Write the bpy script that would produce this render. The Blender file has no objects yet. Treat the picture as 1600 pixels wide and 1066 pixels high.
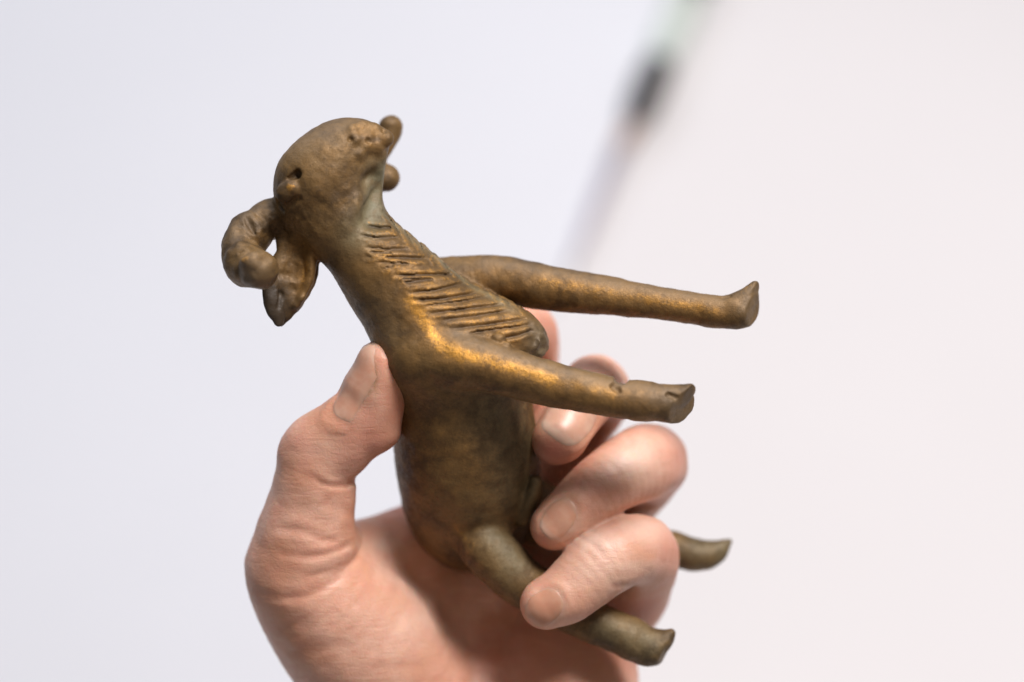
import bpy, math, random
import numpy as np
from mathutils import Vector

# ------------------------------------------------------------------ camera
S = 0.00017                       # metres per modelling unit (about 0.17 mm)
D = 3111.0                        # camera to focus plane, in units (70 mm lens)
PITCH = math.radians(52.0)
FWD = np.array([0.0, math.cos(PITCH), -math.sin(PITCH)])
UPV = np.array([0.0, math.sin(PITCH), math.cos(PITCH)])
RGT = np.array([1.0, 0.0, 0.0])
CAM = np.array([0.0, -0.45, 0.80])
scene = bpy.context.scene
col = scene.collection
cd = bpy.data.cameras.new('camera')
cam = bpy.data.objects.new('camera', cd)
col.objects.link(cam)
cam.location = CAM
cam.rotation_euler = (math.pi / 2 - PITCH, 0, 0)
cd.lens = 70.0
cd.sensor_width = 36.0
cd.clip_start = 0.01
cd.clip_end = 50.0
cd.dof.use_dof = True
cd.dof.focus_distance = (D - 25) * S
cd.dof.aperture_fstop = 3.3
scene.camera = cam
scene.view_settings.view_transform = 'Standard'
scene.view_settings.look = 'None'
scene.view_settings.exposure = 0.1
scene.view_settings.gamma = 1.0

# ------------------------------------------------------------------ light
world = bpy.data.worlds.new('World')
scene.world = world
world.use_nodes = True
bg = world.node_tree.nodes['Background']
bg.inputs['Color'].default_value = (0.93, 0.95, 1.0, 1)
bg.inputs['Strength'].default_value = 0.11


def area_lamp(name, loc, target, size, power, color, size_y=None):
    ld = bpy.data.lights.new(name, 'AREA')
    ld.energy = power
    ld.color = color
    ld.size = size
    if size_y:
        ld.shape = 'RECTANGLE'
        ld.size_y = size_y
    o = bpy.data.objects.new(name, ld)
    col.objects.link(o)
    o.location = loc
    o.rotation_euler = (Vector(target) - Vector(loc)).to_track_quat('-Z', 'Y').to_euler()
    return o


area_lamp('window_light', (-0.9, 1.9, 1.9), (0, 0.1, 0.2), 1.5, 25.5, (0.85, 0.885, 1.0))
area_lamp('ceiling_light', (0.42, 0.17, 1.5), (0.05, 0.08, 0.3), 0.42, 21.0, (1.0, 0.94, 0.92))
area_lamp('warm_lamp', (0.5, -1.1, 0.9), (0.0, 0.0, 0.4), 0.5, 1.1, (1.0, 0.62, 0.34))


# ------------------------------------------------------------------ helpers
def to_world(p):
    p = np.asarray(p, dtype=np.float64)
    return (CAM + np.multiply.outer((D - p[..., 2]) * S, FWD)
            + np.multiply.outer(p[..., 0] * S, RGT) + np.multiply.outer(p[..., 1] * S, UPV))


def P(u, v, d=0.0):
    k = (D + d) / D
    return np.array([(u - 800.0) * k, (533.0 - v) * k, -d])


def on_table(u, v, h=0.0):
    """point of the table (height h) seen at u, v"""
    ray = FWD * D + RGT * (u - 800.0) + UPV * (533.0 - v)
    t = (h - CAM[2]) / ray[2]
    return CAM + ray * t


def tag(o, label=None, cat=None, group=None, kind=None):
    if label: o['label'] = label
    if cat: o['category'] = cat
    if group: o['group'] = group
    if kind: o['kind'] = kind
    return o


def empty(name, loc):
    o = bpy.data.objects.new(name, None)
    col.objects.link(o)
    o.location = loc
    o.empty_display_size = 0.02
    return o


def _hash(ix, iy, iz, seed):
    n = (ix.astype(np.int64) * 374761393 + iy.astype(np.int64) * 668265263
         + iz.astype(np.int64) * 2147483647 + seed * 974711) & 0xffffffff
    n = ((n ^ (n >> 13)) * 1274126177) & 0xffffffff
    n = n ^ (n >> 16)
    return (n & 0xffff).astype(np.float32) / 32767.5 - 1.0


def noise3(p, scale, seed=0):
    q = p / scale
    i = np.floor(q).astype(np.int64)
    f = (q - i).astype(np.float32)
    f = f * f * (3 - 2 * f)
    out = 0
    for dx in (0, 1):
        wx = f[:, 0] if dx else 1 - f[:, 0]
        for dy in (0, 1):
            wy = f[:, 1] if dy else 1 - f[:, 1]
            for dz in (0, 1):
                wz = f[:, 2] if dz else 1 - f[:, 2]
                out = out + wx * wy * wz * _hash(i[:, 0] + dx, i[:, 1] + dy, i[:, 2] + dz, seed)
    return out


def spline(nodes, per=7):
    """Catmull-Rom through (u, v, d, r) nodes -> xyzr samples"""
    q = []
    for (u, v, d, r) in nodes:
        p = P(u, v, d)
        q.append([p[0], p[1], p[2], r * (D + d) / D])
    q = np.array(q, dtype=np.float64)
    if len(q) == 1:
        return q
    e = np.vstack([2 * q[0] - q[1], q, 2 * q[-1] - q[-2]])
    out = []
    for i in range(1, len(e) - 2):
        a, b, c, d = e[i - 1], e[i], e[i + 1], e[i + 2]
        for t in np.linspace(0, 1, per, endpoint=False):
            out.append(0.5 * ((2 * b) + (c - a) * t + (2 * a - 5 * b + 4 * c - d) * t * t
                              + (3 * b - a - 3 * c + d) * t ** 3))
    out.append(q[-1])
    out = np.array(out)
    out[:, 3] = np.maximum(out[:, 3], 0.5)
    return out


class Field:
    """A signed distance field on a grid; shapes are blended into it."""

    def __init__(self, lo, hi, h):
        self.lo = np.array(lo, float)
        self.h = h
        self.n = (np.ceil((np.array(hi, float) - self.lo) / h)).astype(int) + 1
        self.F = np.full(self.n, 40.0, np.float32)
        self.L = np.zeros(self.n, np.uint8)
        self.ax = [(self.lo[i] + h * np.arange(self.n[i])).astype(np.float32) for i in range(3)]

    def window(self, lo, hi):
        a = np.clip(np.floor((np.array(lo) - self.lo) / self.h).astype(int), 0, self.n - 1)
        b = np.clip(np.ceil((np.array(hi) - self.lo) / self.h).astype(int) + 1, 1, self.n)
        b = np.maximum(b, a + 1)
        return tuple(slice(a[i], b[i]) for i in range(3))

    def coords(self, w):
        return (self.ax[0][w[0]][:, None, None], self.ax[1][w[1]][None, :, None], self.ax[2][w[2]][None, None, :])

    def tube_field(self, w, s, flat=None):
        T = None
        X, Y, Z = self.coords(w)
        if flat is not None:
            n, f = np.array(flat[0], float), flat[1]
            n = n / np.linalg.norm(n)
            c = s[:, :3].mean(0)
            dn = ((X - c[0]) * n[0] + (Y - c[1]) * n[1] + (Z - c[2]) * n[2]) * (f - 1)
            X, Y, Z = X + dn * n[0], Y + dn * n[1], Z + dn * n[2]
            s = s.copy()
            sd = ((s[:, :3] - c) @ n) * (f - 1)
            s[:, :3] += sd[:, None] * n
        segs = [(s[i], s[i + 1]) for i in range(len(s) - 1)] or [(s[0], s[0] + np.array([0, 0.01, 0, 0]))]
        for a, b in segs:
            ba = (b - a)[:3]
            bb = float(ba @ ba) + 1e-6
            hh = ((X - a[0]) * (ba[0] / bb) + (Y - a[1]) * (ba[1] / bb) + (Z - a[2]) * (ba[2] / bb))
            np.clip(hh, 0, 1, out=hh)
            d = np.sqrt((X - a[0] - hh * ba[0]) ** 2 + (Y - a[1] - hh * ba[1]) ** 2 + (Z - a[2] - hh * ba[2]) ** 2)
            d -= (a[3] + hh * (b[3] - a[3]))
            T = d if T is None else np.minimum(T, d, out=T)
        return T.astype(np.float32)

    def tube(self, nodes, k=20.0, part=0, flat=None, per=7, cut=None, cutk=4.0):
        s = spline(nodes, per)
        r = s[:, 3:4]
        m = k + 10
        w = self.window((s[:, :3] - r).min(0) - m, (s[:, :3] + r).max(0) + m)
        T = self.tube_field(w, s, flat)
        if cut is not None:                     # planes (point, normal): keep the inner side
            X, Y, Z = self.coords(w)
            for (pt, nn) in cut:
                nn = np.array(nn, float); nn /= np.linalg.norm(nn)
                pl = (X - pt[0]) * nn[0] + (Y - pt[1]) * nn[1] + (Z - pt[2]) * nn[2]
                hm = np.maximum(cutk - np.abs(T - pl), 0) / cutk
                T = np.maximum(T, pl) + hm * hm * cutk * 0.25
        self.blend(w, T, k, part)

    def blend(self, w, T, k, part):
        A = self.F[w]
        hm = np.maximum(k - np.abs(A - T), 0) / k
        lab = T < A
        self.L[w] = np.where(lab, part, self.L[w])
        self.F[w] = np.minimum(A, T) - hm * hm * k * 0.25

    def carve(self, nodes, k=4.0, per=5, flat=None):
        s = spline(nodes, per)
        r = s[:, 3:4]
        w = self.window((s[:, :3] - r).min(0) - k - 6, (s[:, :3] + r).max(0) + k + 6)
        T = -self.tube_field(w, s, flat)
        A = self.F[w]
        hm = np.maximum(k - np.abs(A - T), 0) / k
        self.F[w] = np.maximum(A, T) + hm * hm * k * 0.25

    def front(self, u, v):
        """depth of the first surface seen at u, v"""
        d = np.arange(-self.ax[2][-1] + 1, -self.ax[2][0] - 1, 1.0)
        k = (D + d) / D
        p = np.stack([(u - 800.0) * k, (533.0 - v) * k, -d], 1)
        f = self.sample(p)
        i = np.nonzero(f < 0)[0]
        return float(d[i[0]]) if len(i) else None

    def sample(self, p):
        q = (p - self.lo) / self.h
        q = np.clip(q, 0, self.n - 1.001)
        i = q.astype(np.int32)
        f = (q - i).astype(np.float32)
        F = self.F
        out = 0
        for dx in (0, 1):
            wx = f[:, 0] if dx else 1 - f[:, 0]
            for dy in (0, 1):
                wy = f[:, 1] if dy else 1 - f[:, 1]
                for dz in (0, 1):
                    wz = f[:, 2] if dz else 1 - f[:, 2]
                    out = out + wx * wy * wz * F[i[:, 0] + dx, i[:, 1] + dy, i[:, 2] + dz]
        return out

    def grad(self, p, e=None):
        e = e or self.h * 0.9
        g = np.empty((len(p), 3), np.float32)
        for a in range(3):
            o = np.zeros(3); o[a] = e
            g[:, a] = (self.sample(p + o) - self.sample(p - o)) / (2 * e)
        return g

    def band(self, width=8.0, w=None):
        F = self.F if w is None else self.F[w]
        idx = np.nonzero(np.abs(F) < width)
        if w is not None:
            idx = tuple(idx[i] + w[i].start for i in range(3))
        p = np.stack([self.ax[i][idx[i]] for i in range(3)], 1)
        return idx, p

    def displace(self, fn, width=8.0, w=None):
        idx, p = self.band(width, w)
        self.F[idx] += fn(p).astype(np.float32)

    def polygonise(self, project=2):
        F = self.F
        s = F < 0
        c = np.zeros(self.n - 1, np.int8)
        for dx in (0, 1):
            for dy in (0, 1):
                for dz in (0, 1):
                    c += s[dx:self.n[0] - 1 + dx, dy:self.n[1] - 1 + dy, dz:self.n[2] - 1 + dz]
        act = np.nonzero((c > 0) & (c < 8))
        m = self.n - 1
        flat = np.ravel_multi_index(act, m)
        co = [(dx, dy, dz) for dx in (0, 1) for dy in (0, 1) for dz in (0, 1)]
        V = np.stack([F[act[0] + a, act[1] + b, act[2] + e] for a, b, e in co], 1)
        acc = np.zeros((len(flat), 3), np.float32)
        cnt = np.zeros(len(flat), np.float32)
        for i in range(8):
            for j in range(i + 1, 8):
                dif = [abs(co[i][t] - co[j][t]) for t in range(3)]
                if sum(dif) != 1:
                    continue
                x = (V[:, i] < 0) != (V[:, j] < 0)
                t = V[x, i] / (V[x, i] - V[x, j])
                ci, cj = np.array(co[i], np.float32), np.array(co[j], np.float32)
                acc[x] += ci + t[:, None] * (cj - ci)
                cnt[x] += 1
        verts = (np.stack(act, 1) + acc / cnt[:, None]) * self.h + self.lo
        quads = []
        for a in range(3):
            b, e = (a + 1) % 3, (a + 2) % 3
            sl0 = [slice(1, self.n[i] - 1) for i in range(3)]
            sl1 = list(sl0)
            sl0[a] = slice(0, self.n[a] - 1)
            sl1[a] = slice(1, self.n[a])
            s0, s1 = s[tuple(sl0)], s[tuple(sl1)]
            ed = np.nonzero(s0 != s1)
            inside = s0[ed]
            base = [ed[i] + (0 if i == a else 1) for i in range(3)]
            ids = []
            for (ob, oe) in ((-1, -1), (0, -1), (0, 0), (-1, 0)):
                q = list(base)
                q[b] = q[b] + ob
                q[e] = q[e] + oe
                ids.append(np.searchsorted(flat, np.ravel_multi_index(tuple(q), m)))
            ids = np.stack(ids, 1)
            ids[~inside] = ids[~inside][:, ::-1]
            quads.append(ids)
        quads = np.vstack(quads)
        for _ in range(project):
            f = self.sample(verts)
            g = self.grad(verts)
            st = f[:, None] * g / np.maximum((g * g).sum(1), 0.05)[:, None]
            ln = np.linalg.norm(st, axis=1, keepdims=True)
            st *= np.minimum(1, self.h * 0.6 / np.maximum(ln, 1e-6))
            verts = verts - st
        nrm = self.grad(verts)
        nrm /= np.maximum(np.linalg.norm(nrm, axis=1, keepdims=True), 1e-6)
        cen = verts[quads].mean(1)
        gi = np.clip(np.round((cen - self.lo) / self.h).astype(int), 0, self.n - 1)
        lab = self.L[gi[:, 0], gi[:, 1], gi[:, 2]]
        return verts, quads, nrm, lab


ROT = np.stack([RGT, UPV, -FWD], 1)          # modelling axes -> world axes


def mesh_object(name, verts, quads, nrm, mat, parent=None, attrs=None, origin=None):
    used = np.unique(quads)
    remap = np.full(len(verts), -1, np.int64)
    remap[used] = np.arange(len(used))
    q = remap[quads]
    org = np.array(origin if origin is not None else (0, 0, 0), float)
    wv = to_world(verts[used]) - org
    me = bpy.data.meshes.new(name)
    me.vertices.add(len(wv))
    me.vertices.foreach_set('co', wv.astype(np.float32).ravel())
    me.loops.add(q.size)
    me.loops.foreach_set('vertex_index', q.ravel().astype(np.int32))
    me.polygons.add(len(q))
    me.polygons.foreach_set('loop_start', (np.arange(len(q)) * 4).astype(np.int32))
    me.polygons.foreach_set('use_smooth', np.ones(len(q), bool))
    me.update(calc_edges=True)
    me.validate()
    for k, a in (attrs or {}).items():
        at = me.attributes.new(k, 'FLOAT', 'POINT')
        at.data.foreach_set('value', a[used].astype(np.float32))
    # rest position (modelling units) drives the textures, so they stay put
    at = me.attributes.new('rest', 'FLOAT_VECTOR', 'POINT')
    at.data.foreach_set('vector', (verts[used] * 0.01).astype(np.float32).ravel())
    if nrm is not None:
        me.normals_split_custom_set_from_vertices((nrm[used] @ ROT.T).astype(np.float32))
    me.materials.append(mat)
    o = bpy.data.objects.new(name, me)
    col.objects.link(o)
    if parent is not None:
        o.parent = parent
    elif origin is not None:
        o.location = org
    return o


def seg_dist(u, v, a, b):
    au, av = a
    bu, bv = b
    du, dv = bu - au, bv - av
    t = np.clip(((u - au) * du + (v - av) * dv) / (du * du + dv * dv + 1e-9), 0, 1)
    return np.hypot(u - au - t * du, v - av - t * dv), t


def screen(p):
    k = (D - p[:, 2]) / D
    return 800.0 + p[:, 0] / k, 533.0 - p[:, 1] / k


# ------------------------------------------------------------------ materials
class NT:
    def __init__(self, name):
        self.m = bpy.data.materials.new(name)
        self.m.use_nodes = True
        self.t = self.m.node_tree
        self.t.nodes.clear()
        self.out = self.t.nodes.new('ShaderNodeOutputMaterial')

    def n(self, kind, **kw):
        o = self.t.nodes.new('ShaderNode' + kind)
        for k, v in kw.items():
            setattr(o, k, v)
        return o

    def link(self, a, b):
        self.t.links.new(a, b)

    def put(self, sock, v):
        if isinstance(v, bpy.types.NodeSocket):
            self.link(v, sock)
        else:
            sock.default_value = v

    def attr(self, name, vec=False):
        a = self.n('Attribute', attribute_name=name)
        return a.outputs['Vector'] if vec else a.outputs['Fac']

    def noise(self, vec, scale, detail=4, rough=0.55, dist=0.0):
        o = self.n('TexNoise')
        if vec is not None: self.link(vec, o.inputs['Vector'])
        o.inputs['Scale'].default_value = scale
        o.inputs['Detail'].default_value = detail
        o.inputs['Roughness'].default_value = rough
        o.inputs['Distortion'].default_value = dist
        return o.outputs['Fac']

    def math(self, op, a, b=0.0, clamp=False):
        o = self.n('Math', operation=op, use_clamp=clamp)
        self.put(o.inputs[0], a); self.put(o.inputs[1], b)
        return o.outputs[0]

    def ramp(self, f, lo, hi, a=0.0, b=1.0):
        o = self.n('MapRange', interpolation_type='SMOOTHSTEP')
        self.put(o.inputs['Value'], f)
        for k, v in (('From Min', lo), ('From Max', hi), ('To Min', a), ('To Max', b)):
            o.inputs[k].default_value = v
        return o.outputs['Result']

    def mix(self, f, a, b):
        o = self.n('Mix', data_type='RGBA')
        self.put(o.inputs['Factor'], f)
        self.put(o.inputs['A'] if False else o.inputs[6], a)
        self.put(o.inputs[7], b)
        return o.outputs[2]

    def bump(self, h, strength, dist, normal=None):
        o = self.n('Bump')
        o.inputs['Strength'].default_value = strength
        o.inputs['Distance'].default_value = dist
        self.link(h, o.inputs['Height'])
        if normal is not None: self.link(normal, o.inputs['Normal'])
        return o.outputs['Normal']

    def principled(self, **kw):
        o = self.n('BsdfPrincipled')
        for k, v in kw.items():
            self.put(o.inputs[k.replace('_', ' ')], v)
        self.link(o.outputs[0], self.out.inputs['Surface'])
        return o


def bronze_material():
    t = NT('aged_bronze')
    r = t.attr('rest', True)
    n1 = t.noise(r, 1.3, 5, 0.6)
    n2 = t.noise(r, 5.0, 6, 0.65)
    n3 = t.noise(r, 22.0, 4, 0.7)
    n4 = t.noise(r, 60.0, 3, 0.7)
    base = t.mix(t.ramp(n1, 0.35, 0.68), (0.080, 0.047, 0.018, 1), (0.220, 0.132, 0.048, 1))
    base = t.mix(t.ramp(n2, 0.42, 0.72, 0, 0.75), base, (0.235, 0.135, 0.045, 1))
    base = t.mix(t.ramp(n3, 0.52, 0.75, 0, 0.55), base, (0.045, 0.032, 0.020, 1))
    green = t.math('MULTIPLY', t.attr('verdigris'), t.ramp(n2, 0.30, 0.62, 0.35, 1.0))
    base = t.mix(green, base, (0.195, 0.182, 0.110, 1))
    base = t.mix(t.ramp(n4, 0.54, 0.70, 0, 0.55), base, (0.035, 0.023, 0.014, 1))
    # worn, polished places: a broad sheen, then bright rubbed spots
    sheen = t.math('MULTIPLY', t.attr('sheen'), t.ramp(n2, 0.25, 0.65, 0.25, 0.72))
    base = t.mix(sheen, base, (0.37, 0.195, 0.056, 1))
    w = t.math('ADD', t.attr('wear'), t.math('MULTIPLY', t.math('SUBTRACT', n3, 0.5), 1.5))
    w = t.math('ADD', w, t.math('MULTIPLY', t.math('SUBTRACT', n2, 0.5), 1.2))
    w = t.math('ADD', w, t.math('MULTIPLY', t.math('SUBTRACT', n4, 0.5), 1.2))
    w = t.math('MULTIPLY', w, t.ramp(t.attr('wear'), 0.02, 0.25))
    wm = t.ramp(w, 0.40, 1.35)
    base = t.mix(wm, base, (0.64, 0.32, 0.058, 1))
    dust_light = t.math('MULTIPLY', t.attr('dust_light'), t.ramp(n3, 0.3, 0.62, 0.55, 1.0))
    base = t.mix(dust_light, base, (0.235, 0.168, 0.100, 1))
    # darker tone in the cuts, drilled holes, lips, brisket and lower ear lobe
    dark_tone = t.math('MULTIPLY', t.attr('dark_tone'), t.ramp(n3, 0.25, 0.6, 0.6, 1.0))
    base = t.mix(dark_tone, base, (0.050, 0.034, 0.020, 1))
    # pale mineral specks
    sp = t.math('MULTIPLY', t.ramp(n4, 0.66, 0.74), t.ramp(n2, 0.45, 0.6))
    base = t.mix(t.math('MULTIPLY', sp, 0.75), base, (0.42, 0.34, 0.24, 1))
    met = t.math('ADD', 0.28, t.math('MULTIPLY', t.math('MAXIMUM', wm, t.math('MULTIPLY', sheen, 0.7)), 0.48))
    met = t.math('MULTIPLY', met, t.math('SUBTRACT', 1.0, t.math('MULTIPLY', t.math('MAXIMUM', dark_tone, t.math('MAXIMUM', dust_light, green)), 0.85)))
    rough = t.math('SUBTRACT', t.ramp(n3, 0.3, 0.7, 0.45, 0.64), t.math('MULTIPLY', wm, 0.12))
    b = t.bump(n2, 0.28, 0.0006)
    b = t.bump(n3, 0.55, 0.00028, b)
    b = t.bump(n4, 0.45, 0.00012, b)
    t.principled(Base_Color=base, Metallic=met, Roughness=rough, Normal=b, Specular_IOR_Level=0.5)
    return t.m


def skin_material():
    t = NT('skin')
    r = t.attr('rest', True)
    n1 = t.noise(r, 0.9, 3, 0.5)
    n2 = t.noise(r, 3.2, 4, 0.6)
    n3 = t.noise(r, 14.0, 5, 0.7)
    base = t.mix(t.ramp(n1, 0.38, 0.64), (0.68, 0.345, 0.225, 1), (0.78, 0.465, 0.345, 1))
    base = t.mix(t.ramp(n2, 0.42, 0.68, 0, 0.6), base, (0.68, 0.33, 0.235, 1))
    base = t.mix(t.ramp(n3, 0.46, 0.72, 0, 0.32), base, (0.60, 0.32, 0.20, 1))
    base = t.mix(t.attr('flush_glow'), base, (0.63, 0.235, 0.165, 1))
    base = t.mix(t.attr('pale'), base, (0.82, 0.64, 0.53, 1))
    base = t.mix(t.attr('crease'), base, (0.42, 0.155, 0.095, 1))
    stain = t.math('MULTIPLY', t.attr('stain'), t.ramp(n3, 0.3, 0.6, 0.3, 1.0))
    base = t.mix(stain, base, (0.33, 0.17, 0.06, 1))
    v = t.n('TexVoronoi', feature='DISTANCE_TO_EDGE')
    t.link(r, v.inputs['Vector'])
    v.inputs['Scale'].default_value = 11.0
    lines = t.ramp(v.outputs['Distance'], 0.0, 0.16)
    mp = t.n('Mapping')
    mp.inputs['Scale'].default_value = (1.0, 3.4, 1.0)
    mp.inputs['Rotation'].default_value = (0, 0, 0.25)
    t.link(r, mp.inputs['Vector'])
    nw = t.noise(mp.outputs['Vector'], 2.6, 4, 0.6, 0.6)
    b = t.bump(nw, 0.24, 0.0009)
    b = t.bump(lines, 0.16, 0.00014, b)
    b = t.bump(n3, 0.22, 0.0002, b)
    p = t.principled(Base_Color=base, Roughness=0.46, Normal=b, Specular_IOR_Level=0.45,
                     Subsurface_Weight=0.5, Subsurface_Scale=0.0032)
    p.inputs['Subsurface Radius'].default_value = (1.0, 0.36, 0.2)
    return t.m


def nail_material():
    t = NT('fingernail')
    r = t.attr('rest', True)
    n2 = t.noise(r, 4.0, 3, 0.5)
    base = t.mix(t.ramp(n2, 0.4, 0.65), (0.67, 0.355, 0.245, 1), (0.72, 0.43, 0.31, 1))
    base = t.mix(t.attr('warm'), base, (0.62, 0.285, 0.175, 1))
    base = t.mix(t.attr('pale'), base, (0.80, 0.66, 0.55, 1))
    b = t.bump(n2, 0.1, 0.0003)
    p = t.principled(Base_Color=base, Roughness=0.36, Normal=b, Subsurface_Weight=0.4, Subsurface_Scale=0.003)
    p.inputs['Subsurface Radius'].default_value = (1.0, 0.4, 0.25)
    return t.m


def plain(name, c, rough=0.6, var=0.04, scale=18.0, bump=0.0):
    t = NT(name)
    tc = t.n('TexCoord').outputs['Object']
    n1 = t.noise(tc, scale, 4, 0.55)
    c2 = tuple(max(0, x * (1 - var * 3)) for x in c)
    base = t.mix(t.ramp(n1, 0.3, 0.7), (*c2, 1), (*c, 1))
    kw = {}
    if bump:
        kw['Normal'] = t.bump(t.noise(tc, scale * 12, 3), 0.2, bump)
    t.principled(Base_Color=base, Roughness=rough, **kw)
    return t.m


BRONZE, SKIN, NAIL = bronze_material(), skin_material(), nail_material()
TABLE_WHITE = plain('white_laminate', (0.725, 0.710, 0.715), 0.6, 0.008, 3.0)
PAPER_WHITE = plain('white_paper', (0.72, 0.738, 0.782), 0.85, 0.008, 4.0)


# ------------------------------------------------------------------ setting
def simple_mesh(name, verts, faces, mat, parent=None, smooth=False):
    me = bpy.data.meshes.new(name)
    me.from_pydata([tuple(map(float, v)) for v in verts], [], faces)
    me.update()
    if smooth:
        for p in me.polygons: p.use_smooth = True
    me.materials.append(mat)
    o = bpy.data.objects.new(name, me)
    col.objects.link(o)
    if parent: o.parent = parent
    return o


def slab(name, poly, z0, z1, mat):
    n = len(poly)
    v = [(x, y, z0) for x, y in poly] + [(x, y, z1) for x, y in poly]
    f = [tuple(range(n))[::-1], tuple(range(n, 2 * n))]
    f += [(i, (i + 1) % n, n + (i + 1) % n, n + i) for i in range(n)]
    return simple_mesh(name, v, f, mat)


top = slab('tabletop', [(-1.3, -0.7), (1.3, -0.7), (1.3, 1.5), (-1.3, 1.5)], -0.03, 0.0, TABLE_WHITE)
tag(top, kind='structure')

e0, e1 = on_table(872, 455), on_table(1122, -10)
ed = (e1 - e0) / np.linalg.norm(e1 - e0)
a0, a1 = e0 - ed * 0.60, e0 + ed * 0.45
nl = np.array([-ed[1], ed[0], 0])
pp = [a0, a1, a1 + nl * 0.85, a0 + nl * 0.85]
sheet = slab('paper_pad', [(p[0], p[1]) for p in pp], 0.0, 0.004, PAPER_WHITE)
tag(sheet, 'blank white paper pad lying on the white table behind the figurine', 'paper')

# paintbrush lying along the edge of the pad
brush = empty('paintbrush', tuple(on_table(1000, 165, 0.008)))
tag(brush, 'blurred paintbrush with pale green handle and black ferrule lying behind on the table', 'paintbrush')


def lathe(name, p0, p1, prof, mat, origin, parent):
    ax = p1 - p0
    L = np.linalg.norm(ax); ax = ax / L
    s1 = np.cross(ax, [0, 0, 1.0]); s1 /= np.linalg.norm(s1)
    s2 = np.cross(s1, ax)
    v, f, N = [], [], 20
    for (t, r) in prof:
        for i in range(N):
            a = 2 * math.pi * i / N
            v.append(p0 + ax * L * t + (s1 * math.cos(a) + s2 * math.sin(a)) * r * 0.82 - origin)
    for j in range(len(prof) - 1):
        for i in range(N):
            f.append((j * N + i, j * N + (i + 1) % N, (j + 1) * N + (i + 1) % N, (j + 1) * N + i))
    f.append(tuple(range(N))); f.append(tuple(range((len(prof) - 1) * N, len(prof) * N))[::-1])
    return simple_mesh(name, v, f, mat, parent, True)


bo = np.array(brush.location)
zc = 0.011
q_tip, q_b0, q_f0, q_f1, q_end = (on_table(892, 415, 0.007), on_table(968, 235, 0.009), on_table(990, 195, 0.010),
                                  on_table(1030, 100, zc), on_table(1130, -130, zc))
HANDLE = plain('pale_green_paint', (0.62, 0.70, 0.64), 0.35, 0.03, 40)
FERRULE = plain('black_ferrule', (0.022, 0.020, 0.019), 0.4, 0.02, 60)
BRISTLE = plain('tan_bristle', (0.40, 0.25, 0.19), 0.8, 0.08, 120)
TIPCOL = plain('lavender_shadow_tip', (0.43, 0.40, 0.48), 0.8, 0.05, 120)  # lavender colour stands in for the shadow along the pad edge
CAPCOL = plain('dark_grey_cap', (0.12, 0.13, 0.12), 0.4, 0.05, 60)
lathe('shadow_tip', q_tip, q_b0, [(0, 0.0015), (0.4, 0.0036), (1, 0.0050)], TIPCOL, bo, brush)
lathe('bristles', q_b0, q_f0, [(0, 0.0050), (0.5, 0.0056), (1, 0.0058)], BRISTLE, bo, brush)
lathe('ferrule', q_f0, q_f1, [(0, 0.0060), (0.25, 0.0105), (0.8, 0.0120), (1, 0.0100)], FERRULE, bo, brush)
lathe('handle', q_f1, q_f1 + (q_end - q_f1) * 0.44, [(0, 0.0088), (0.3, 0.0115), (1, 0.0115)], HANDLE, bo, brush)
lathe('handle_end', q_f1 + (q_end - q_f1) * 0.44, q_end, [(0, 0.0116), (0.8, 0.011), (1, 0.006)], CAPCOL, bo, brush)

# ------------------------------------------------------------------ bronze goat
(BODY, NECK, HEAD, HORN, HORN2, EAR, EAR2, FLEG, FLEG2, HLEG, HLEG2,
 HOOF, HOOF2, HOOF3, HOOF4, EYE, MOUTH, SHEATH) = range(18)
VIEW = (0, 0, 1)
G = Field((-485, -545, -300), (415, 378, 160), 2.0)
# trunk
G.tube([(715, 590, 75, 106), (724, 660, 100, 112), (732, 735, 140, 112), (734, 790, 195, 98), (742, 820, 240, 74)], 20, BODY)
# chest wedge / brisket
G.tube([(700, 545, 40, 96), (770, 535, 25, 70), (824, 532, 10, 34)], 40, NECK)
# neck
G.tube([(540, 345, 8, 60), (575, 395, 8, 64), (630, 460, 15, 80), (690, 535, 35, 98)], 30, NECK)
# head
G.tube([(482, 322, 4, 50), (499, 287, 0, 71), (528, 250, -2, 61), (556, 228, -4, 43), (578, 220, -6, 28)], 24, HEAD)
G.tube([(520, 350, 4, 54), (548, 300, 0, 46), (572, 255, -2, 28), (580, 235, -4, 22)], 22, HEAD)
# far fore leg
G.tube([(700, 452, 95, 52), (770, 437, 80, 38), (850, 449, 62, 37), (950, 463, 45, 30), (1050, 476, 28, 26),
        (1115, 487, 20, 25)], 8, FLEG2)
G.tube([(1110, 486, 20, 25), (1150, 489, 16, 26), (1176, 484, 14, 24)], 8, HOOF2,
       cut=[(P(1174, 478, 2), (0.84, -0.16, 0.52))])
G.tube([(1148, 478, 14, 20), (1168, 463, 12, 15), (1180, 450, 12, 11)], 10, HOOF2,
       cut=[(P(1174, 478, 2), (0.84, -0.16, 0.52))])
# near fore leg
G.tube([(636, 520, -4, 40), (655, 552, -18, 54)], 26, FLEG)
G.tube([(655, 520, -14, 30), (672, 546, -26, 48), (706, 560, -38, 48), (765, 574, -48, 41), (850, 598, -58, 36),
        (950, 619, -68, 32), (1010, 628, -74, 30)], 7, FLEG)
G.tube([(1000, 626, -73, 30), (1040, 631, -77, 29), (1100, 640, -82, 29)], 6, HOOF,
       cut=[(P(1060, 635, -88), (0.74, -0.40, 0.54))], cutk=3)
G.tube([(1036, 620, -78, 16), (1078, 614, -83, 14)], 8, HOOF, cut=[(P(1063, 635, -88), (0.74, -0.40, 0.54))], cutk=3)
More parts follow.
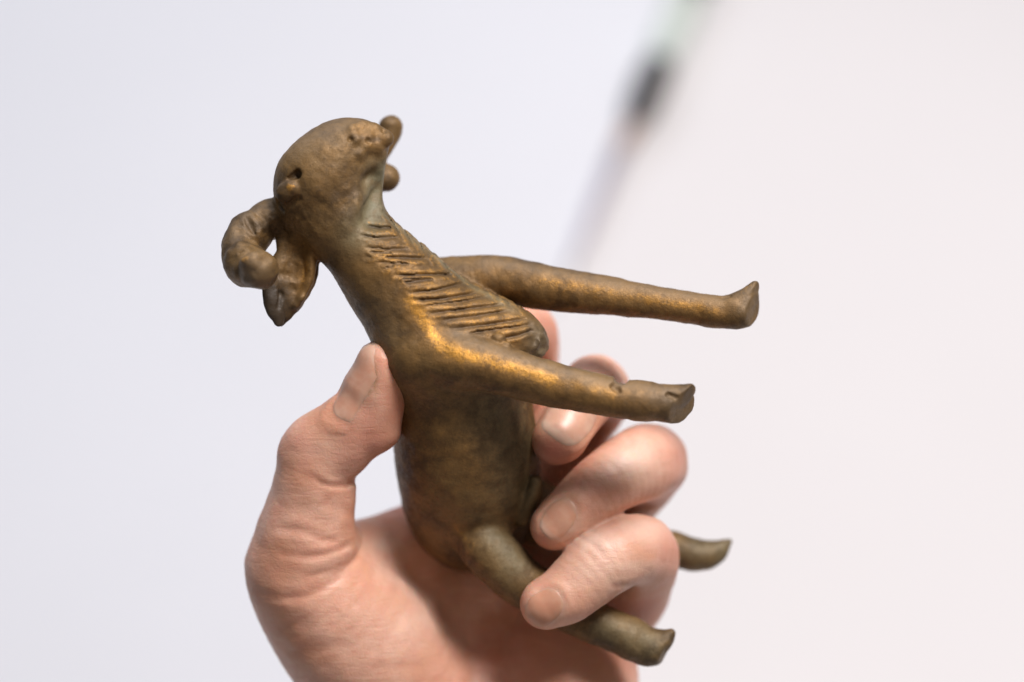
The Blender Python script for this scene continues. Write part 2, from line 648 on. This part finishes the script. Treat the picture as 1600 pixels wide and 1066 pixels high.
# hind legs
G.tube([(737, 834, 104, 35), (762, 858, 92, 42), (806, 902, 90, 40), (860, 938, 104, 37), (930, 972, 96, 34),
        (985, 998, 92, 32)], 10, HLEG)
G.tube([(985, 998, 92, 32), (1015, 1012, 90, 29), (1036, 1012, 88, 22)], 8, HOOF3,
       cut=[(P(1040, 1012, 80), (0.88, -0.35, 0.3))])
G.tube([(1015, 1008, 88, 22), (1036, 1000, 86, 16), (1048, 990, 84, 8)], 8, HOOF3)
G.tube([(800, 790, 245, 60), (880, 812, 236, 40), (980, 842, 226, 30), (1050, 858, 222, 27)], 16, HLEG2)
G.tube([(1050, 858, 222, 27), (1090, 868, 220, 25), (1116, 864, 218, 18), (1140, 846, 216, 5)], 8, HOOF4)
# sheath and lump under the belly
G.tube([(838, 752, 70, 11), (832, 775, 78, 13), (820, 800, 92, 12)], 8, SHEATH)
G.tube([(815, 812, 98, 12)], 8, SHEATH)
# near horn: thick, curling down and round to a blunt tip
G.tube([(458, 337, 24, 35), (422, 343, 20, 32), (406, 351, 12, 29)], 8, HORN)
G.tube([(392, 364, 4, 35), (378, 384, -10, 31), (378, 404, -30, 30)], 1.5, HORN)
G.tube([(384, 412, -40, 35), (392, 418, -54, 33)], 1.5, HORN)
G.tube([(392, 418, -56, 25), (404, 422, -74, 30), (398, 416, -88, 23), (386, 409, -102, 10)], 1.5, HORN)
# near ear: a dished leaf
G.tube([(466, 370, 8, 33), (464, 402, 2, 33), (455, 432, 0, 39), (444, 466, 0, 29), (436, 500, 2, 11)], 8, EAR,
       flat=((0.25, 0.1, 1), 3.0))
G.tube([(470, 372, 0, 20), (484, 408, -8, 9), (480, 440, -9, 8), (462, 476, -6, 7)], 8, EAR)
G.tube([(424, 440, -16, 15), (427, 470, -16, 17), (435, 500, -10, 10)], 2, EAR, flat=((0.4, 0.1, 1), 2.0))
# far horn and ear, seen past the muzzle
G.tube([(560, 290, 40, 30), (590, 262, 108, 10), (602, 236, 122, 11), (608, 208, 128, 19), (610, 199, 128, 19)], 8, HORN2)
G.tube([(540, 300, 40, 26), (580, 282, 100, 22), (602, 277, 112, 23)], 8, EAR2, flat=((0.2, 0.3, 1), 1.3))
def at(u, v, lift=0.0, r=4.0):
    d = G.front(u, v)
    return (u, v, (d if d is not None else 0) + lift, r)


G.carve([at(384, 340, -1, 4), at(388, 346, -1, 4), at(398, 366, -1, 3)], 4)
G.carve([at(374, 396, -1, 3), at(380, 393, -1, 3)], 3)
# jaw edge, hollow of the throat, lips
G.carve([at(592, 290, -17, 28), at(586, 335, -20, 28)], 10)
G.tube([at(596, 240, 4, 7), at(580, 278, 5, 8), at(556, 318, 6, 9), at(540, 352, 7, 9)], 14, HEAD)
for (pu, pv, pl, pr) in ((552, 204, 3, 9), (567, 198, 4, 10), (584, 203, 5, 11), (558, 220, 4, 8), (574, 214, 3, 9),
                         (597, 217, 6, 13), (588, 230, 4, 11), (571, 230, 3, 9), (562, 240, 4, 7)):
    G.tube([at(pu, pv, pl, pr + 1)], 10, MOUTH)
G.tube([at(603, 218, 6, 11)], 8, MOUTH)
# eye bump with the drilled holes beside it
G.tube([at(449, 302, 3, 17), at(457, 295, 3, 15)], 6, EYE)
G.carve([at(452, 279, 2, 4), at(466, 272, 3, 9)], 3)
G.carve([at(465, 266, 0, 3), at(466, 276, 0, 3)], 3)
G.carve([at(436, 318, 3, 7), at(443, 329, 2, 5)], 4)
G.carve([at(452, 320, -2, 4), at(466, 312, -2, 4)], 5)
# mouth slit and pits between lips

for (pu, pv, pr) in ((547, 218, 4), (600, 205, 3.5), (576, 220, 3)):
    G.carve([at(pu, pv, 0, pr)], 4)
# chip in the near leg, notch in its end
G.carve([(975, 587, -30, 12), (968, 592, -105, 11)], 3)
G.carve([at(960, 604, 1, 6), at(966, 612, 1, 4)], 5)
G.tube([(992, 606, -80, 9)], 6, FLEG)
G.carve([at(1044, 617, 1, 5), at(1056, 622, 0, 5)], 3)
# cup of the ear
G.carve([at(458, 395, -22, 27), at(458, 445, -22, 27)], 8)

G.carve([at(440, 460, -3, 6), at(436, 480, -3, 5)], 4)
G.carve([at(1140, 462, -1, 3), at(1128, 464, -2, 3)], 3)
# stone-like bead stuck on the chest
bead = [at(779, 531, -4, 11), at(792, 541, 0, 7)]

# incised chevrons of the neck
mid = [(606, 332), (616, 346), (649, 382), (677, 410), (711, 432), (761, 458), (798, 480), (828, 494)]
cr = lambda x, y: (480 + x * 0.2815, 320 + y * 0.2815)
left = [(330, 120, 470, 128), (300, 172, 505, 180), (330, 238, 560, 248), (345, 262, 470, 268), (430, 292, 655, 300), (400, 320, 560, 330),
        (490, 392, 800, 388), (540, 432, 700, 415), (575, 490, 860, 440), (600, 532, 930, 494), (660, 560, 1010, 512),
        (690, 604, 1090, 556), (760, 640, 1120, 588), (800, 690, 1210, 636), (900, 712, 1240, 668), (1080, 742, 1250, 696)]
right = [(425, 40, 520, 170), (470, 50, 590, 225), (560, 120, 655, 270), (600, 150, 730, 330), (650, 200, 800, 380),
         (720, 240, 850, 400), (790, 290, 920, 440), (860, 335, 1000, 485), (940, 380, 1070, 520), (1020, 430, 1130, 560),
         (1090, 480, 1180, 580), (1150, 520, 1230, 610)]
rnd = random.Random(5)
strokes = []
for (x0, y0, x1, y1) in left:
    a, b = cr(x0, y0), cr(x1, y1)
    m = ((a[0] + b[0]) / 2 + rnd.uniform(-2, 2), (a[1] + b[1]) / 2 + rnd.uniform(-0.5, 3.0))
    strokes.append(((a, m, b), rnd.uniform(1.9, 2.6), rnd.uniform(2.0, 3.6)))
for (x0, y0, x1, y1) in left[1:11]:
    a, b = cr(x0 + rnd.uniform(20, 90), y0 + 20), cr(x1 - rnd.uniform(60, 150), y1 + 22)
    strokes.append(((a, b), rnd.uniform(1.5, 2.1), rnd.uniform(0.9, 2.0)))
for (x0, y0, x1, y1) in right:
    a, b = cr(x0, y0), cr(x1, y1)
    m = ((a[0] + b[0]) / 2 + 1.5, (a[1] + b[1]) / 2 - 1.5)
    strokes.append(((a, m, b), rnd.uniform(1.6, 2.4), rnd.uniform(0.8, 1.7)))


def groove_value(p, grow=1.0):
    u, v = screen(p)
    out = np.zeros(len(p), np.float32)
    for (pts, wd, dp) in strokes:
        us = [q[0] for q in pts]; vs = [q[1] for q in pts]
        sel = np.nonzero((u > min(us) - 14) & (u < max(us) + 14) & (v > min(vs) - 14) & (v < max(vs) + 14))[0]
        if len(sel) == 0: continue
        dist = np.full(len(sel), 99.0)
        tt = np.zeros(len(sel))
        n = len(pts) - 1
        for i in range(n):
            d, t = seg_dist(u[sel], v[sel], pts[i], pts[i + 1])
            nearer = d < dist
            dist = np.where(nearer, d, dist)
            tt = np.where(nearer, (i + t) / n, tt)
        taper = np.clip(np.minimum(tt, 1 - tt) * 6 + 0.35, 0, 1)
        val = dp * taper * np.exp(-(dist / (wd * grow)) ** 2) - 1.4 * taper * np.exp(-((dist - 6.5) / 3.0) ** 2)
        cur = out[sel]
        out[sel] = np.where(np.abs(val) > np.abs(cur), val, cur)
    return out


def label_at(p):
    gi = np.clip(np.round((p - G.lo) / G.h).astype(int), 0, G.n - 1)
    return G.L[gi[:, 0], gi[:, 1], gi[:, 2]]


wc = G.window(P(570, 585, 120) * [1, 1, 1], P(880, 310, -140))


def chest_cut(p):
    g = groove_value(p)
    return np.where((p[:, 2] > -70) & (label_at(p) == NECK), g, 0)


G.displace(chest_cut, 10, wc)
G.tube([bead[0]], 3, NECK)
G.tube([bead[1]], 4, NECK)
# ridge along the middle of the chest, crumbly brisket end
G.displace(lambda p: -5.0 * noise3(p, 11, 3) * np.exp(-((screen(p)[0] - 846) / 24) ** 2 - ((screen(p)[1] - 535) / 30) ** 2), 10, wc)
# hand-made unevenness all over
G.displace(lambda p: 1.6 * noise3(p, 55, 1) + 1.1 * noise3(p, 21, 2) + 0.45 * noise3(p, 8, 4), 9)


# encrustation near horn and cheek
def crust(p):
    u, v = screen(p)
    m = (np.exp(-((u - 455) / 45) ** 2 - ((v - 350) / 24) ** 2) + np.exp(-((u - 400) / 30) ** 2 - ((v - 350) / 22) ** 2)
         + 0.8 * np.exp(-((u - 450) / 24) ** 2 - ((v - 430) / 40) ** 2) + 0.0 * np.exp(-((u - 572) / 26) ** 2 - ((v - 216) / 18) ** 2))
    n = noise3(p, 6.5, 9)
    return -4.0 * np.exp(-((u - 392) / 44) ** 2 - ((v - 385) / 55) ** 2) * noise3(p, 15, 31) + 4.0 * np.exp(-((u - 446) / 34) ** 2 - ((v - 460) / 48) ** 2) * noise3(p, 13, 41) - 1.8 * np.clip(m, 0, 1) * np.clip(n - 0.25, 0, 1) * 1.8 + 1.2 * np.clip(m, 0, 1) * np.clip(-n - 0.35, 0, 1) * 2


G.displace(crust, 8, G.window(P(330, 520, 60), P(640, 170, -140)))

gv, gq, gn, gl = G.polygonise()
u_, v_ = screen(gv)


def polyline_field(p, pts, width):
    q = np.array([P(*x) for x in pts])
    best = np.full(len(p), 1e9, np.float32)
    for a, b in zip(q[:-1], q[1:]):
        ba = b - a
        t = np.clip(((p - a) @ ba) / (ba @ ba), 0, 1)
        d = np.linalg.norm(p - a - t[:, None] * ba, axis=1)
        best = np.minimum(best, d)
    return np.exp(-(best / width) ** 2)


F3 = lambda u, v: at(u, v)[:3]
wear = np.zeros(len(gv), np.float32)
for pts, wd, amp in (
    ([F3(642, 470), F3(662, 500), F3(688, 540), F3(720, 556)], 15, 1.0),
    ([F3(705, 550), F3(760, 562), F3(820, 580), F3(862, 592)], 15, 1.05),
    ([F3(862, 596), F3(930, 608), F3(960, 615)], 13, 0.6),
    ([F3(850, 440), F3(930, 452), F3(1010, 466)], 15, 0.62),
    ([F3(1010, 468), F3(1080, 478), F3(1115, 483)], 13, 0.7),
    ([F3(600, 420), F3(640, 455), F3(700, 470), F3(760, 500), F3(800, 520)], 30, 0.42),
    ([F3(478, 410), F3(470, 450)], 16, 0.5),
    ([F3(700, 690), F3(720, 720)], 40, 0.28),
    ([F3(716, 825), F3(735, 850)], 18, 0.5),
    ([F3(1158, 455), F3(1172, 446)], 8, 0.6),
    ([F3(452, 293), F3(455, 291)], 7, 0.9),
    ([F3(378, 406), F3(384, 404)], 6, 0.9),
    ([F3(545, 198), F3(580, 205)], 14, 0.45),
    ([F3(560, 232), F3(590, 228)], 9, 0.45),
):
    wear = np.maximum(wear, amp * polyline_field(gv, pts, wd))
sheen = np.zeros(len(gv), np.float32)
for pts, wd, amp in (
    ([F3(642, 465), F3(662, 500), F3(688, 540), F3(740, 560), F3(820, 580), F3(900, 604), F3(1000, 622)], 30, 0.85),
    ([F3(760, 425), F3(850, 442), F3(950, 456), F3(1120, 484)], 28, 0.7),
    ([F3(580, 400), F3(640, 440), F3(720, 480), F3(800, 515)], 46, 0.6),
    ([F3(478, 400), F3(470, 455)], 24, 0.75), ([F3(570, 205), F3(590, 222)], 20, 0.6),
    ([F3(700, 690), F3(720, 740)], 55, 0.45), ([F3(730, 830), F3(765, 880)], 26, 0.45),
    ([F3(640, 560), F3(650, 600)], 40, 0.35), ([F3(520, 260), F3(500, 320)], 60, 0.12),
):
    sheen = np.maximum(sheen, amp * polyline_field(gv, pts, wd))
verd = np.zeros(len(gv), np.float32)
for pts, wd, amp in (
    ([F3(592, 275), F3(584, 330), F3(560, 370)], 28, 1.0), ([F3(600, 335), F3(660, 388), F3(720, 432), F3(800, 480)], 13, 0.7),
    ([F3(770, 640), F3(805, 700), F3(810, 760)], 50, 0.5),
    ([F3(770, 840), F3(800, 880)], 30, 0.75),
    ([F3(950, 980), F3(1010, 1005)], 30, 0.5),
    ([F3(840, 525), F3(845, 550)], 22, 0.5),
    ([F3(1100, 860), F3(1125, 855)], 40, 0.5),
):
    verd = np.maximum(verd, amp * polyline_field(gv, pts, wd))
dust_light = np.zeros(len(gv), np.float32)  # grey dust; also paints the lit leg tops, head top and hoof ends lighter
for pts, wd, amp in (
    ([F3(715, 522), F3(760, 541), F3(850, 572), F3(950, 598), F3(1050, 614)], 15, 0.8),
    ([F3(760, 410), F3(850, 421), F3(950, 440), F3(1120, 466)], 14, 0.7),
    ([F3(1000, 618), F3(1060, 630)], 24, 0.6), ([F3(1170, 480), F3(1176, 460)], 20, 0.6),
    ([F3(500, 200), F3(545, 192), F3(470, 225)], 22, 0.55), ([F3(400, 420), F3(390, 430)], 28, 0.7),
    ([F3(395, 335), F3(362, 365)], 24, 0.4), ([F3(840, 520), F3(848, 545)], 24, 0.5),
    ([F3(600, 480), F3(610, 520)], 26, 0.35),
):
    dust_light = np.maximum(dust_light, 0.72 * amp * polyline_field(gv, pts, wd))
dark_tone = np.zeros(len(gv), np.float32)
sel = np.nonzero((u_ > 550) & (u_ < 880) & (v_ > 310) & (v_ < 590) & (gv[:, 2] > -45))[0]
gg = np.where(label_at(gv[sel]) == NECK, groove_value(gv[sel]), 0)
dark_tone[sel] = np.clip(gg / 3.2, 0, 1) * 0.7
ridge = np.clip(-gg / 0.8, 0, 1)
wear[sel] = np.maximum(wear[sel], ridge * 0.55)
for pts, wd, amp in (([F3(845, 535), F3(835, 550)], 22, 0.55), ([F3(428, 462), F3(430, 480), F3(435, 500)], 30, 1.3),
                     ([F3(460, 272), F3(465, 271)], 6, 0.9), ([F3(440, 321), F3(442, 325)], 6, 0.8),
                     ([F3(552, 214), F3(590, 219)], 5, 0.6)):
    dark_tone = np.maximum(dark_tone, amp * polyline_field(gv, pts, wd))
attrs = {'wear': wear, 'verdigris': verd, 'dark_tone': dark_tone, 'sheen': sheen, 'dust_light': dust_light}

gorg = to_world(P(745, 850, 200))
goat = empty('goat_figurine', tuple(gorg))
tag(goat, 'small aged brown bronze goat figurine with curled horn held up in the hand', 'figurine')


def gpart(name, lab, parent=goat):
    f = gq[gl == lab]
    if len(f) == 0:
        print('EMPTY PART', name, lab); return None
    return mesh_object(name, gv, f, gn, BRONZE, parent, attrs, gorg)


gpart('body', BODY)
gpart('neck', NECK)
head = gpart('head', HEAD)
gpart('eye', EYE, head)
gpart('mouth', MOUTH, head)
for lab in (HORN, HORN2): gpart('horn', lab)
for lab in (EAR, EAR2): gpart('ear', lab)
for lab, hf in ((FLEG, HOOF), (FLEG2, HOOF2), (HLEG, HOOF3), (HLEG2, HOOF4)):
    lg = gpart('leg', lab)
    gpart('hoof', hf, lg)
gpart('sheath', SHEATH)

# ------------------------------------------------------------------ hand
H = Field((-450, -1120, -470), (310, 120, 90), 3.0)
# forearm and wrist
H.tube([(690, 1660, 300, 165), (690, 1420, 290, 150), (700, 1250, 280, 150), (705, 1150, 275, 150)], 30, 0,
       flat=((0.1, 0, 1), 1.35))
# palm
H.tube([(640, 905, 275, 78), (650, 1010, 285, 105), (680, 1130, 280, 130)], 50, 0)
H.tube([(760, 880, 335, 80), (760, 1000, 320, 100), (740, 1130, 290, 130)], 50, 0)
H.tube([(880, 930, 320, 78), (875, 1040, 280, 105), (800, 1150, 275, 130)], 50, 0)
H.tube([(905, 1010, 250, 70), (890, 1090, 240, 105)], 50, 0)
# thumb: base, phalanges, pad
H.tube([(640, 1110, 210, 110), (560, 1000, 160, 118), (478, 905, 110, 92), (476, 850, 88, 82), (487, 785, 66, 67),
        (500, 722, 46, 60), (540, 685, 32, 53), (574, 632, 14, 47), (592, 590, -6, 38), (598, 567, -12, 33)], 30, 0, per=8)
H.tube([(590, 668, 26, 38), (596, 620, 10, 36)], 20, 0)
H.tube([(552, 650, 14, 38), (497, 688, 34, 45), (482, 706, 42, 46)], 16, 0)
H.tube([(574, 602, 2, 34), (590, 568, -8, 28)], 20, 0)
# web between thumb and first finger
H.tube([(520, 880, 150, 55), (590, 858, 215, 52), (660, 836, 280, 56), (720, 800, 320, 60)], 40, 0)
# fingers: first (mostly hidden), second, third, fourth
H.tube([(700, 800, 335, 62), (770, 680, 350, 56), (815, 580, 320, 52), (828, 526, 262, 46), (812, 512, 215, 40)], 20, 0)
H.tube([(790, 840, 345, 62), (880, 700, 330, 58), (930, 622, 250, 54), (925, 606, 165, 50), (898, 645, 105, 45),
        (876, 680, 75, 42), (868, 688, 68, 38)], 14, 0)
H.tube([(860, 880, 345, 62), (950, 800, 320, 58), (1010, 735, 235, 58), (1008, 722, 150, 59), (955, 750, 90, 52),
        (895, 795, 66, 44), (866, 822, 62, 37)], 14, 0)
H.tube([(905, 980, 320, 60), (970, 950, 260, 58), (1000, 900, 180, 55), (1000, 862, 105, 56), (952, 872, 58, 55),
        (890, 925, 36, 47), (854, 944, 32, 41)], 12, 0)


def hat(u, v, lift=0.0, r=4.0):
    d = H.front(u, v)
    return (u, v, (d if d is not None else 100) + lift, r)


creases = [
    ([(488, 744), (502, 754), (518, 759), (540, 759), (556, 752), (566, 738)], 4.5, 4.0),
    ([(470, 738), (492, 752), (512, 772)], 8, 2.0),
    ([(500, 780), (520, 790), (556, 800)], 10, 2.5),
    ([(428, 824), (470, 828), (505, 842), (548, 850)], 7, 3.2),
    ([(470, 872), (505, 866), (530, 858), (550, 848)], 5, 4.2),
    ([(430, 862), (460, 868), (490, 868)], 7, 2.2),
    ([(478, 900), (515, 892), (545, 878), (562, 864)], 6, 4.0),
    ([(400, 925), (440, 934), (480, 930), (520, 908), (556, 880)], 7, 3.2),
    ([(420, 985), (470, 975), (520, 960)], 9, 1.8),
    ([(440, 1030), (500, 1012), (550, 1005)], 9, 1.6),
    ([(560, 1050), (620, 1040), (680, 1040)], 9, 1.4),
    ([(975, 800), (1000, 792), (1030, 790), (1052, 780)], 4, 3.0),
    ([(945, 838), (965, 848)], 8, 1.4), ([(905, 838), (925, 850), (940, 872)], 5, 1.2),
    ([(928, 846), (946, 866)], 5, 1.2), ([(915, 858), (932, 880)], 5, 1.0),
    ([(955, 918), (972, 914), (1000, 914)], 4, 3.0),
    ([(960, 725), (975, 745)], 8, 1.2), ([(900, 780), (912, 760)], 6, 1.0),
]


def crease_value(p):
    u, v = screen(p)
    out = np.zeros(len(p), np.float32)
    for pts, wd, dp in creases:
        dist = np.full(len(p), 999.0)
        tt = np.zeros(len(p))
        n = len(pts) - 1
        for i in range(n):
            d, t = seg_dist(u, v, pts[i], pts[i + 1])
            nr = d < dist
            dist = np.where(nr, d, dist)
            tt = np.where(nr, (i + t) / n, tt)
        taper = np.clip(np.minimum(tt, 1 - tt) * 4 + 0.2, 0, 1)
        out += 0.48 * dp * taper * (np.exp(-(dist / wd) ** 2) - 0.35 * np.exp(-((dist - wd * 2.0) / wd) ** 2))
    return out


def front_only(p):
    return p[:, 2] > -235


H.displace(lambda p: np.where(front_only(p), crease_value(p), 0), 12, H.window(P(370, 1066, 330), P(1090, 640, -80)))
H.displace(lambda p: 2.2 * noise3(p, 60, 21) + 0.9 * noise3(p, 22, 22), 10)

# nails: (centre, toward tip, sideways, half length, half width)
nails = [
    dict(u=551, v=594, tip=(592, 528), half=66, wid=27, tilt=(-0.86, 0.46, 0.20), e=2.2, warm=0.15),
    dict(u=895, v=650, tip=(866, 684), half=47, wid=38, tilt=(0.36, 0.52, 0.78), e=2.8, pale=0.12),  # pale value paints the whitish reflection on this nail
    dict(u=872, v=808, tip=(846, 836), half=34, wid=25, tilt=(-0.15, 0.5, 0.85), warm=0.35),
    dict(u=850, v=948, tip=(822, 966), half=33, wid=26, tilt=(-0.1, 0.3, 0.92), warm=0.6),
]
for nl_ in nails:
    n = np.array(nl_['tilt'], float); n /= np.linalg.norm(n)
    d0 = H.front(nl_['u'], nl_['v'])
    if d0 is None: d0 = 30
    c = P(nl_['u'], nl_['v'], d0)
    a = P(nl_['tip'][0], nl_['tip'][1], d0) - c
    a = a - n * (a @ n); a /= np.linalg.norm(a)
    s = np.cross(n, a)
    nl_.update(c=c, n=n, a=a, s=s)


def nail_region(p, nl_):
    q = p - nl_['c']
    x = (q @ nl_['a']) / nl_['half']
    y = (q @ nl_['s']) / nl_['wid']
    z = q @ nl_['n']
    e = nl_.get('e', 2.5)
    rad = (np.abs(x) ** e + np.abs(y) ** e) ** (1 / e)
    return (rad - 1) * min(nl_['half'], nl_['wid']), z, x


nail_meshes = []
for nl_ in nails:
    ext = max(nl_['half'], nl_['wid']) + 14
    w = H.window(nl_['c'] - ext, nl_['c'] + ext)
    sub = Field(nl_['c'] - ext, nl_['c'] + ext, 2.0)
    gx = np.stack(np.meshgrid(*sub.ax, indexing='ij'), -1).reshape(-1, 3)
    fh = H.sample(gx)
    reg, z, x = nail_region(gx, nl_)
    free = np.clip(x - 0.75, 0, 1) * 4
    t1 = np.maximum(fh - 0.6 - free, -(fh + 6.0))
    kk = 4.5
    t2 = np.maximum(reg, -(z + 30))
    hm = np.maximum(kk - np.abs(t1 - t2), 0) / kk
    sub.F = (np.maximum(t1, t2) + hm * hm * kk * 0.25).reshape(sub.n).astype(np.float32)
    nail_meshes.append((sub.polygonise(1), nl_))

    def fold(p, nl_=nl_):           # the skin rises round the nail and dips at its edge
        reg, z, x = nail_region(p, nl_)
        ok = (z > -30) & (x < 0.85)
        return np.where(ok, 0.4 * np.exp(-(reg / 2.5) ** 2) - 1.4 * np.exp(-((reg - 6) / 5.0) ** 2), 0)
    H.displace(fold, 10, w)

hv, hq, hn, hl = H.polygonise()
hu, hvv = screen(hv)


def spot(u, v, ru, rv, amp):
    return amp * np.exp(-((hu - u) / ru) ** 2 - ((hvv - v) / rv) ** 2)


frontm = (hv[:, 2] > -260)
flush_glow = np.maximum.reduce([spot(575, 690, 36, 40, 0.55), spot(866, 706, 30, 26, 0.9), spot(842, 850, 26, 22, 0.5),
                           spot(1055, 720, 24, 50, 0.5), spot(1045, 850, 22, 45, 0.5), spot(620, 790, 40, 22, 0.8),
                           spot(850, 505, 30, 30, 0.4), spot(1000, 950, 50, 25, 0.6), spot(940, 770, 25, 16, 0.45),
                           spot(540, 640, 25, 30, 0.3), spot(600, 560, 20, 24, 0.35), spot(470, 690, 34, 24, 0.3), spot(620, 640, 20, 50, 0.35), spot(760, 1035, 70, 40, 0.35), spot(990, 1035, 40, 30, 0.3)])  # redder skin; the lower palm spot paints in warm orange light
pale = np.maximum.reduce([spot(985, 725, 46, 34, 0.7), spot(930, 850, 42, 26, 0.6), spot(965, 885, 60, 14, 0.5),
                          spot(600, 850, 30, 14, 0.4), spot(500, 700, 60, 30, 0.25), spot(640, 980, 80, 60, 0.25), spot(930, 890, 70, 50, 0.45), spot(1010, 830, 40, 30, 0.4)])  # paler skin where light brightens finger tops and thumb base, painted in
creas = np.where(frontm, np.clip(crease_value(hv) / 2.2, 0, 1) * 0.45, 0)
stain = np.maximum(spot(585, 590, 6, 24, 0.7), spot(577, 612, 7, 10, 0.5))
horg = to_world(P(705, 1400, 285))
hand = mesh_object('hand', hv, hq, hn, SKIN, None,
                   {'flush_glow': np.where(frontm, flush_glow, 0), 'pale': np.where(frontm, pale, 0), 'crease': creas,
                    'stain': np.where(frontm, stain, 0)}, horg)
tag(hand, 'bare left hand holding up the bronze goat between thumb and fingers', 'hand')
for (mv, mq, mn, ml), nl_ in nail_meshes:
    reg, z, x = nail_region(mv, nl_)
    y = ((mv - nl_['c']) @ nl_['s']) / nl_['wid']
    pal = np.clip((x + 0.0 - 0.62 + 0.18 * y * y) * 8, 0, 1) * 0.22 + nl_.get('pale', 0) + 0.12 * np.clip((-0.62 - x) * 8, 0, 1)
    mesh_object('fingernail', mv, mq, mn, NAIL, hand, {'pale': pal, 'warm': np.full(len(mv), nl_.get('warm', 0.0))}, horg)
